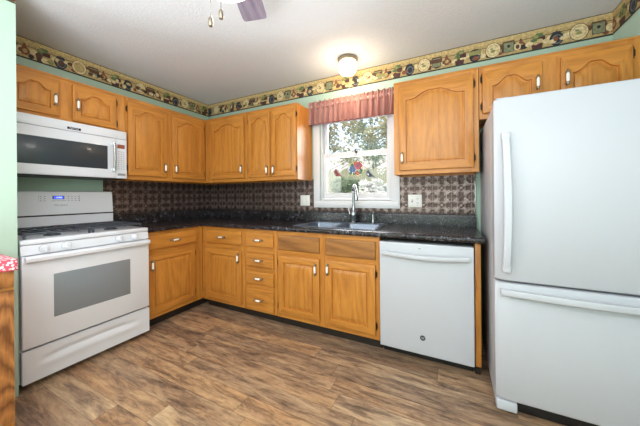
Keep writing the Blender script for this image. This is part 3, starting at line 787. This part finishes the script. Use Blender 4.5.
def flake(label, cx, cz, r, n, group=None, small=False):
    t = MB(); y = .0325
    for k in range(n):
        a = 2*pi*k/n; dx, dz = cos(a), sin(a)
        t.lathe([(r*.19, y-.0006), (r*.19, y+.0008)], DECAL, (cx+dx*r*.78, 0, cz+dz*r*.78), 10, 'Y')
        nx, nz = -dz, dx; w = r*.05
        t.prism([(cx+dx*r*.25+nx*w, cz+dz*r*.25+nz*w), (cx+dx*r*.7+nx*w, cz+dz*r*.7+nz*w), (cx+dx*r*.7-nx*w, cz+dz*r*.7-nz*w), (cx+dx*r*.25-nx*w, cz+dz*r*.25-nz*w)], y-.0005, y+.0007, DECAL)
    t.lathe([(r*(.5 if small else .22), y-.0006), (r*(.5 if small else .22), y+.0008)], DECAL, (cx, 0, cz), 12, 'Y')
    return tag(t.build('snowflake_decal'), label, 'window decal', group)
flake('large white snowflake decal on the right of the window glass', 2.385, 1.437, .046, 8)
flake('small white snowflake decal, the left one of the two above the large snowflake', 2.290, 1.520, .021, 6, small=True)
flake('small white snowflake decal, the right one of the two above the large snowflake', 2.385, 1.523, .021, 6, small=True)

# ------------------------------------------------------------ dishwasher
t = thing('dishwasher', 'white dishwasher with curved bar handle under the counter', 'dishwasher', (2.53, -.003, 0))
W = .606
m = MB(); m.box(.004, W, -.565, 0, .10, .86, DARK); m.box(.01, W-.005, -.545, -.52, .012, .10, BLACK); m.box(.01, W-.005, -.52, -.02, .001, .012, BLACK); m.build('tub', t)
m = MB(); m.box(.002, W-.001, -.635, -.568, .088, .850, DWW, .006, 3)
m.box(.272, .288, -.6358, -.6348, .815, .821, GREYP, .0004)
m.lathe([(.018, -.6362), (.018, -.6349)], BADGE, (.296, 0, .205), 24, 'Y')
text_into(m, 'GE', .017, lambda c: (.296+c.x, -.6366-c.z, .205+c.y), DWW)
d_ = m.build('door', t)
m = MB(); pts = []; N = 18
for k in range(N+1):
    u = k/N; pts.append((.028+u*.55, -.655-.024*sin(pi*u), .772-.010*sin(pi*u)))
vs = []; fs = []
for (x, y, z) in pts:
    vs += [(x, y+.012, z+.018), (x, y-.006, z+.015), (x, y-.010, z+.004), (x, y-.006, z-.010), (x, y+.004, z-.015), (x, y+.012, z-.012)]
for k in range(N):
    for q in range(6): fs.append((k*6+q, (k+1)*6+q, (k+1)*6+(q+1) % 6, k*6+(q+1) % 6))
fs += [list(range(6)), [N*6+q for q in range(6)]]
m.add(vs, fs, DWW, True)
for x in (.036, .570): m.box(x-.012, x+.012, -.652, -.633, .760, .788, DWW, .004)
m.build('handle', t)

# ------------------------------------------------------------ gas range
def rng():
    t = thing('gas_range', 'white gas range with oven window, left of the oak cabinets', 'range', (.0, -1.9585, 0), Lz)
    W = .757; D = .655
    m = MB(); m.box(.001, W, -D+.03, -.03, .035, .895, WHITE, .003); m.box(.03, W-.03, -D+.06, -.06, .001, .035, BLACK); m.build('body', t)
    m = MB(); m.box(.0, W, -D-.01, -.10, .895, .926, WHITE, .008, 3)
    m.build('cooktop', t)
    # grates: two wide cast grates
    for x0, x1 in ((.03, W/2-.006), (W/2+.006, W-.03)):
        g = MB(); y0, y1 = -D+.045, -.135; z = .966
        for a in (x0, x1): g.box(a-.007, a+.007, y0, y1, z-.014, z, GRATE, .003)
        for c in (y0, y1, (y0+y1)/2): g.box(x0, x1, c-.007, c+.007, z-.014, z, GRATE, .003)
        for k in range(1, 6):
            a = x0+(x1-x0)*k/6; g.box(a-.004, a+.004, y0+.01, y1-.01, z-.010, z+.001, GRATE, .002)
        for a in (x0+.004, x1-.004):
            for c in (y0+.004, y1-.004, (y0+y1)/2): g.box(a-.007, a+.007, c-.007, c+.007, .9262, z-.005, GRATE, .002)
        go = g.build('grate', t, label='dark cast iron grate')
        for c in (y0+.12, y1-.11):
            q = MB(); cx = (x0+x1)/2; q.lathe([(.045, .9262), (.043, .934), (.030, .936), (.028, .941), (.004, .942)], GRATE, (cx, c, 0), 20); q.build('burner', t)
    # knob panel
    m = MB(); m.prism([(-D-.012, .832), (-D+.03, .832), (-D+.03, .892), (-D-.004, .892)], .002, W-.002, WHITE, 'YZ'); p_ = m.build('control_panel', t)
    for ky in (-1.850, -1.742, -1.424, -1.314):
        x = ky+1.9585
        q = MB(); q.lathe([(.025, 0), (.025, -.004), (.020, -.007), (.019, -.022), (.016, -.026), (.002, -.027)], WHITE, (0, 0, 0), 20, 'Y'); q.box(-.0045, .0045, -.034, -.02, -.019, .019, WHITE, .002)
        q.lathe([(.0265, -.0002), (.0265, -.0012)], GREYP, (0, 0, 0), 20, 'Y')
        q.build('knob', p_, (x, -D-.009, .862))
    # oven door
    m = MB(); m.box(.003, W-.003, -D-.022, -D+.028, .254, .826, WHITE, .007, 3)
    d_ = m.build('oven_door', t)
    m = MB(); m.box(.147, .605, -D-.0245, -D-.02, .408, .690, OVENG, .002); m.build('oven_window', d_, label='grey glass oven window')
    m = MB(); pts = [(.012+.733*k/16, 0, 0) for k in range(17)]
    vs = []; fs = []
    for k, (x, _, _) in enumerate(pts):
        u = k/16; by = -D-.052-.012*sin(pi*u)
        vs += [(x, by+.016, .826), (x, by, .824), (x, by-.006, .815), (x, by-.004, .796), (x, by+.008, .789), (x, by+.018, .795)]
    for k in range(16):
        for q in range(6): fs.append((k*6+q, (k+1)*6+q, (k+1)*6+(q+1) % 6, k*6+(q+1) % 6))
    fs += [list(range(6)), [16*6+q for q in range(6)]]
    m.add(vs, fs, WHITE, True)
    for x in (.03, W-.03): m.box(x-.016, x+.016, -D-.048, -D-.019, .795, .822, WHITE, .004)
    m.build('handle', d_)
    # drawer with scooped grip
    m = MB(); NX, NZ = 36, 14; vs = []; fs = []
    for j in range(NZ+1):
        for i in range(NX+1):
            u, v_ = i/NX, j/NZ; x = .004+(W-.008)*u; z = .042+.198*v_
            du = (u-.5)/.40; zc = .58+.08*(1-du*du) if abs(du) < 1 else .58
            s_ = max(0, 1-abs(du)**6) if abs(du) < 1 else 0
            e = (v_-zc)/.11; y = -D-.020+.014*s_*max(0, 1-e*e)*(1 if e > 0 else 1)-.006*s_*max(0, 1-((v_-zc+.2)/.12)**2)
            vs.append((x, y, z))
    for j in range(NZ):
        for i in range(NX): q = j*(NX+1)+i; fs.append((q, q+1, q+NX+2, q+NX+1))
    m.add(vs, fs, WHITE, True); m.box(.004, W-.004, -D-.019, -D+.028, .042, .24, WHITE)
    m.v = [(a, (b__+.0162 if abs(b__+D+.019) < 1e-6 else b__), c) for a, b__, c in m.v]
    m.build('storage_drawer', t, fix=False)
    # backguard
    m = MB(); m.prism([(-.105, 1.052), (-.022, 1.052), (-.022, 1.245), (-.070, 1.245), (-.088, 1.238)], .002, W-.002, WHITE, 'YZ')
    m.prism([(-.105, .9265), (-.022, .9265), (-.022, 1.040), (-.105, 1.040)], .002, W-.002, WHITE, 'YZ')
    m.box(.006, W-.006, -.098, -.025, 1.038, 1.054, BLACK)
    bg = m.build('backguard', t)
    nrm = Vector((0, -.186, .017)).normalized()
    def pl(x, z, off=0): # point on sloped face
        f = (z-1.052)/.186; return (x, -.105+.017*f-off, z)
    m = MB()
    def patch(x0, x1, z0, z1, mat, off):
        a = [pl(x0, z0, off), pl(x1, z0, off), pl(x1, z1, off), pl(x0, z1, off)]; bk = [pl(x0, z0, -.002), pl(x1, z0, -.002), pl(x1, z1, -.002), pl(x0, z1, -.002)]
        m.add(a+bk, [(0, 1, 2, 3), (4, 5, 6, 7), (0, 1, 5, 4), (1, 2, 6, 5), (2, 3, 7, 6), (3, 0, 4, 7)], mat)
    patch(.332, .405, 1.178, 1.205, NAVY, .001); patch(.338, .399, 1.182, 1.201, BLUED, .0016)
    text_into(m, '12:00', .017, lambda c: (.370+c.x, pl(0, 1.191+c.y, .0022)[1]-c.z, 1.191+c.y), DIG)
    m.build('clock_display', bg)
    m = MB()
    for x in (.262, .285, .432, .455, .478, .500):
        for z in (1.165, 1.182, 1.200): patch(x-.005, x+.005, z-.0025, z+.0025, GREYP, .0006)
    patch(.325, .415, 1.163, 1.166, GREYP, .0006)
    patch(.505, .507, 1.155, 1.21, GREYP, .0006); patch(.25, .251, 1.155, 1.21, GREYP, .0006)
    text_into(m, 'Whirlpool', .021, lambda c: (.380+c.x, pl(0, 1.128+c.y, .0008)[1]-c.z, 1.128+c.y), GREYP)
    m.build('printed_controls', bg)
rng()

# ------------------------------------------------------------ microwave
def mw():
    t = thing('microwave', 'white over-range microwave with dark glass door', 'microwave', (.0, -1.9585, 0), Lz)
    W = .747; z0, z1 = 1.352, 1.782
    m = MB(); m.box(.001, W, -.335, -.004, z0+.012, z1, WHITE, .003); m.box(.01, W-.01, -.33, -.02, z0, z0+.013, BLACK, .002); m.build('body', t)
    m = MB(); m.box(.001, W, -.362, -.334, z1-.072, z1, WHITE, .005); m.box(.332, .416, -.3628, -.3618, 1.722, 1.740, NAVY)
    text_into(m, 'MAYTAG', .014, lambda c: (.374+c.x, -.3632-c.z, 1.731+c.y), OFFW); m.build('top_grille', t)
    m = MB(); m.box(.001, .662, -.366, -.334, z0+.006, z1-.075, WHITE, .006, 3); d_ = m.build('door', t)
    MB().box(.04, .596, -.3685, -.364, 1.432, 1.632, MWG, .003).build('door_window', d_, label='dark glass microwave window')
    m = MB(); x = .637
    m.tube([(x, -.392, 1.425), (x, -.394, 1.46), (x, -.396, 1.54), (x, -.394, 1.62), (x, -.392, 1.665)], .009, CHROME, 12)
    for z in (1.43, 1.658): m.box(x-.014, x+.014, -.398, -.364, z-.014, z+.014, WHITE, .005)
    m.build('handle', d_, label='steel bar handle with white ends')
    m = MB(); m.box(.664, W, -.362, -.334, z0+.006, z1-.075, WHITE, .004)
    m.box(.672, .730, -.3632, -.3616, 1.625, 1.660, ORSTK)
    for i in range(3):
        for j in range(9): m.box(.678+i*.019, .688+i*.019, -.3626, -.3616, 1.44+j*.019, 1.446+j*.019, GREYP)
    m.box(.672, .735, -.3632, -.3616, 1.382, 1.402, GREYP); text_into(m, 'OPEN', .012, lambda c: (.7035+c.x, -.3638-c.z, 1.392+c.y), DARK) if False else None
    m.build('control_panel', t)
mw()

# ------------------------------------------------------------ refrigerator
def fridge():
    t = thing('refrigerator', 'large white bottom-freezer refrigerator at the right', 'refrigerator', (3.218, -.03, 0))
    W = .755; F = -.847; zs = .722
    m = MB(); m.box(.004, W-.004, F+.115, 0, .03, 1.688, FRIDGEW, .006, 2); m.box(.02, W-.02, F+.13, -.05, .001, .03, BLACK)
    m.box(.10, W-.02, F+.06, F+.12, .012, .085, BLACK, .003)
    m.build('body', t)
    def slab_(name, z0, z1):
        # softly crowned front
        m = MB(); N = 20; vs = []; prof = []
        for k in range(N+1):
            u = k/N; x = W*u; e = min(u, 1-u)*W
            y = F-.0*(1-(2*u-1)**2)+(.018*(1-math.sqrt(max(0, 1-(1-min(1, e/.018))**2))))
            prof.append((x, y))
        prof = [(0, F+.085)]+[(0, F+.018)]+prof[1:-1]+[(W, F+.018), (W, F+.085)]
        zc = [(z0, .010), (z0+.003, .004), (z0+.010, 0), (z1-.010, 0), (z1-.003, .004), (z1, .010)]
        L = [[(x+(o if x < W*.1 else (-o if x > W*.9 else 0)), y+(o if y < F+.08 else 0), z) for x, y in prof] for z, o in zc]
        n = len(prof); vs = [v for l in L for v in l]; fs = []
        for i in range(len(L)-1):
            for k in range(n): fs.append((i*n+k, i*n+(k+1) % n, (i+1)*n+(k+1) % n, (i+1)*n+k))
        fs += [list(range(n)), [(len(L)-1)*n+k for k in range(n)]]
        m.add(vs, fs, FRIDGEW, True)
        m.box(.012, W-.012, F+.085, F+.114, z0+.01, z1-.01, GREYP)
        return m.build(name, t)
    d1 = slab_('fridge_door', zs+.006, 1.703); d2 = slab_('freezer_drawer', .092, zs-.006)
    # vertical handle
    m = MB(); N = 20; vs = []; fs = []
    for k in range(N+1):
        u = k/N; z = .783+.725*u; b_ = .030+.026*sin(pi*u)**.8 if 0 < k < N else .022
        x0 = .030+.004*sin(pi*u); x1 = x0+.036+.004*sin(pi*u)
        y = F-b_
        vs += [(x0, y+.020, z), (x0+.002, y+.003, z), (x0+.008, y, z), (x1-.006, y+.002, z), (x1, y+.012, z), (x1-.004, y+.022, z)]
    for k in range(N):
        for q in range(6): fs.append((k*6+q, (k+1)*6+q, (k+1)*6+(q+1) % 6, k*6+(q+1) % 6))
    fs += [list(range(6)), [N*6+q for q in range(6)]]
    m.add(vs, fs, FRIDGEW, True)
    for z in (.797, 1.493): m.box(.029, .068, F-.028, F+.002, z-.020, z+.020, FRIDGEW, .005)
    m.build('handle', d1)
    m = MB(); vs = []; fs = []
    for k in range(N+1):
        u = k/N; x = .024+.707*u; b_ = .028+.030*sin(pi*u)**.8 if 0 < k < N else .024; y = F-b_; z = .668
        vs += [(x, y+.022, z+.020), (x, y+.004, z+.020), (x, y, z+.012), (x, y+.003, z-.008), (x, y+.012, z-.016), (x, y+.024, z-.012)]
    for k in range(N):
        for q in range(6): fs.append((k*6+q, (k+1)*6+q, (k+1)*6+(q+1) % 6, k*6+(q+1) % 6))
    fs += [list(range(6)), [N*6+q for q in range(6)]]
    m.add(vs, fs, FRIDGEW, True)
    for x in (.040, .715): m.box(x-.018, x+.018, F-.026, F+.002, .654, .686, FRIDGEW, .005)
    m.build('handle', d2)
    for x in (.0, W-.095):
        m = MB(); m.box(x+.001, x+.094, F-.002, F+.10, .036, .088, FRIDGEW, .008); m.box(x+.03, x+.07, F+.06, F+.095, .001, .037, BLACK, .003); m.build('foot', t)
    m = MB(); m.box(.012, .075, F+.03, F+.10, 1.7035, 1.712, FRIDGEW, .004); m.build('hinge_cover', t)
fridge()

# ------------------------------------------------------------ cabinet with the cloth, lower left
t = thing('sideboard_cabinet', 'oak cabinet with bold grain at the lower left, next to the green partition', 'cabinet', (.53, -2.700, 0), Lz)
W = .60; D = .60
m = MB(); m.box(0, W, -D+.019, 0, .09, .865, OAKV, .002); m.box(.01, W-.01, -D+.07, -.02, .001, .09, TOE); m.build('body', t)
m = MB(); m.box(0, .04, -D, -D+.019, .09, .865, OAKV, .001); m.box(W-.04, W, -D, -D+.019, .09, .865, OAKV, .001)
m.box(.04, W-.04, -D, -D+.019, .09, .15, OAKH); m.box(.04, W-.04, -D, -D+.019, .745, .775, OAKH); m.box(.04, W-.04, -D, -D+.019, .80, .865, OAKH); m.build('face_frame', t)
m = MB(); m.box(.003, W-.003, -D-.02, -D, .128, .752, OAKB, .004); m.build('door', t, label='oak slab door with bold cathedral grain')
m = MB(); m.box(.003, W-.003, -D-.02, -D, .768, .863, OAKB, .004); m.build('drawer', t)
m = MB(); m.box(0, W+.002, -D-.022, 0, .8655, .896, OAKH, .004); m.build('top', t)
m = MB(); NX, NY = 60, 60; vs = []; fs = []
for j in range(NY+1):
    for i in range(NX+1):
        # sheet coordinates drape over the front edge (x=1.153) and stop short of the partition
        s_ = i/NX; q = j/NY; y = -2.68+.584*q; L = .58+.05; d_ = s_*L
        wob = .004*sin(y*38)+.003*sin(y*71+1)
        if d_ < .575: x = .58+d_; z = .8985+.0012*sin(x*50+y*30)
        else:
            e = d_-.575; a = min(1, e/.012)*pi/2; x = 1.155+.008*sin(a)+wob*min(1, e/.03); z = .8985-.008*(1-cos(a))-max(0, e-.012)
        vs.append((x, y, z))
for j in range(NY):
    for i in range(NX): q = j*(NX+1)+i; fs.append((q, q+1, q+NX+2, q+NX+1))
m.add(vs, fs, CLOTH, True); o = m.build('table_runner', fix=False)
md = o.modifiers.new('thickness', 'SOLIDIFY'); md.thickness = .0015; md.offset = 1
tag(o, 'red and white patterned cloth draped over the oak cabinet at the lower left', 'cloth')

# ------------------------------------------------------------ lamps
t = thing('ceiling_light', 'small lit round ceiling light above the window', 'ceiling light', (2.155, -.265, H))
MB().lathe([(.088, -.0005), (.090, -.012), (.086, -.032), (.078, -.036)], NICK, n=32).build('canopy', t)
MB().lathe([(.076, -.0365), (.083, -.055), (.085, -.080), (.080, -.110), (.062, -.138), (.03, -.151), (.004, -.154)], SHADE, n=32).build('glass_shade', t)
light('POINT', 'ceiling_light_glow', (2.155, -.265, H-.20), (0, 0, 0), 6.5, (1, .80, .55), .06)

t = thing('ceiling_fan', 'ceiling fan with mauve-tinted blades and lit glass bowl at the top of the photo', 'ceiling fan', (2.20, -1.785, H))
MB().lathe([(.07, -.0005), (.068, -.03), (.02, -.06), (.014, -.065), (.014, -.11), (.10, -.12), (.12, -.15), (.12, -.23), (.09, -.27), (.06, -.285), (.055, -.32), (.075, -.34)], CERAM, n=32).build('motor_housing', t)
MB().lathe([(.070, -.341), (.105, -.345), (.118, -.37), (.105, -.41), (.07, -.438), (.03, -.452), (.004, -.456)], SHADEF, n=32).build('glass_bowl', t)
a0 = math.atan2(-1.36+1.785, 1.985-2.20)
for k in range(5):
    a = a0+2*pi*k/5; m = MB()
    poly = []; 
    for (u, w) in ((.17, .045), (.25, .055), (.40, .068), (.49, .070), (.512, .066), (.52, .058)): poly.append((u, w))
    pts = poly+[(u, -w) for u, w in poly[::-1]]
    vs = [(u, w, -.211-.16*w) for u, w in pts]+[(u, w, -.205-.16*w) for u, w in pts]; n = len(pts)
    m.add(vs, [list(range(n)), list(range(n, 2*n))]+[(i, (i+1) % n, n+(i+1) % n, n+i) for i in range(n)], BLADE)
    o = m.build('blade', t); o.rotation_euler = (0, 0, a)
    q = MB(); q.box(.10, .22, -.02, .02, -.214, -.209, NICK, .002); r_ = q.build('blade_arm', o)
for dx, dy, L in ((.060, -.125, .292), (.118, -.132, .288)):
    m = MB(); m.tube([(dx*.6, dy*.6, -.33), (dx, dy, -.345), (dx, dy, -.345-L)], .0012, CHROME, 6)
    m.lathe([(.003, -.345-L), (.0075, -.353-L), (.0085, -.370-L), (.007, -.380-L), (.001, -.384-L)], NICK, (dx, dy, 0), 12); m.build('pull_chain', t)
light('POINT', 'fan_glow', (2.20, -1.785, H-.52), (0, 0, 0), 7, (1, .94, .86), .10)

# ------------------------------------------------------------ outdoors seen through the window
struct(MB().box(-40, 40, .13, 60, -.62, -.6, GRASS).build('floor_ground'))
def tree(label, x, y, h, cr, cz, n, mat, name='tree', group=None, trunk=.09, leaf=.09, sq=.8):
    rnd = random.Random(int(x*100+y*10)); t = thing(name, label, 'tree' if name == 'tree' else 'shrub', (x, y, -.6), 0, group)
    m = MB(); m.tube([(0, 0, 0), (.05, 0, h*.35), (-.03, .04, h*.65), (.02, 0, h*.95)], [trunk, trunk*.8, trunk*.5, trunk*.2], BARK, 9)
    for k in range(9):
        a = rnd.uniform(0, 6.28); z = h*rnd.uniform(.3, .75); L = cr*rnd.uniform(.6, .95)
        m.tube([(0, 0, z), (L*.5*cos(a), L*.5*sin(a), z+L*.25), (L*cos(a), L*sin(a), z+L*.55)], [trunk*.35, trunk*.22, trunk*.07], BARK, 6)
    m.build('trunk', t)
    vs = []; fs = []
    blobs = [(rnd.gauss(0, cr*.45), rnd.gauss(0, cr*.45), cz+rnd.gauss(0, cr*.42*sq), cr*rnd.uniform(.2, .42)) for _ in range(26)]
    for k in range(n):
        bx_, by_, bz_, br = rnd.choice(blobs)
        d = Vector((rnd.gauss(0, 1), rnd.gauss(0, 1), rnd.gauss(0, 1))).normalized()*br*rnd.random()**.4
        c = Vector((bx_, by_, bz_))+d; a = Vector((rnd.gauss(0, 1), rnd.gauss(0, 1), rnd.gauss(0, .6))).normalized(); b_ = a.orthogonal().normalized(); s_ = leaf*rnd.uniform(.6, 1.3)
        i = len(vs); vs += [c-a*s_, c+b_*s_*.45, c+a*s_, c-b_*s_*.45]; fs.append((i, i+1, i+2, i+3))
    m = MB(); m.add(vs, fs, mat); m.build('foliage', t, fix=False)
tree('tall olive-green tree outside, filling the left of the upper pane', -2.5, 8.6, 5.6, 1.9, 4.6, 2500, LEAF, leaf=.11)
tree('olive-green tree outside behind the right half of the upper pane', 1.15, 9.6, 5.8, 1.7, 4.9, 2600, LEAF, leaf=.11)
tree('thin pale green tree outside behind the middle of the window', -1.3, 13.2, 6.8, 1.9, 5.2, 1700, LEAF2, leaf=.13)
tree('loose green shrub outside the lower left pane', -.05, 5.5, 2.2, .55, 1.95, 2600, LEAF2, 'shrub', trunk=.03, leaf=.07)
tree('green shrub outside by the board fence, right of the window middle', 1.75, 5.6, 1.9, .5, 1.6, 2200, LEAF2, 'shrub', trunk=.03, leaf=.06)
tree('white-blossomed shrub outside, low behind the dark bird ornament', 1.12, 4.2, 1.6, .38, 1.9, 1800, BLOS, 'shrub', trunk=.03, leaf=.06)
tree('white-blossomed shrub outside, low at the left edge of the window', -.55, 4.2, 1.6, .36, 1.85, 1800, BLOS, 'shrub', trunk=.03, leaf=.06)
t = thing('board_fence', 'pale weathered vertical board fence outside behind the shrubs', 'fence', (0, 6.6, -.6))
m = MB()
for k in range(60):
    x = -5+k*.15; m.box(x, x+.14, -.01, .01, .04, 2.75+.02*sin(k*3.1), FENCE, .003, 1)
m.build('boards', t)
m = MB()
for z in (.5, 2.3): m.box(-5, 4, .012, .05, z, z+.09, FENCE)
m.build('rails', t)
for k in range(5): MB().box(-5+k*2.2, -4.9+k*2.2, .05, .15, 0, 2.8, FENCE, .004).build('post', t)
t = thing('neighbour_house', 'white neighbouring house with a pale roof beyond the fence', 'house', (-1.5, 19, -.6))
m = MB(); m.box(-7, 9, 0, 6, 0, 3.9, SIDING); m.build('wall', t)
m = MB(); m.prism([(-.7, 3.75), (-.7, 3.9), (3, 5.6), (6.7, 3.9), (6.7, 3.75)], -7.5, 9.5, ROOF, 'YZ'); m.build('roof', t)
for x in (-4, -.5, 3):
    m = MB(); m.box(x, x+1.1, -.03, .0, 1.6, 2.8, GREYP); m.box(x-.08, x+1.18, -.05, -.031, 1.5, 1.6, SIDING); m.build('window', t)
for o in SC.objects:
    if o.parent is None and 'category' in o:
        k = o.name.split('.')[0]
        g = {'wall_cabinet': 'oak wall cabinets', 'base_cabinet': 'oak base cabinets under the countertop', 'wall_plate': 'wall plates on the tin backsplash',
             'snowflake_decal': 'snowflake decals on the window', 'tree': 'trees outside the window', 'shrub': 'shrubs outside the window'}.get(k)
        if g: o['group'] = g
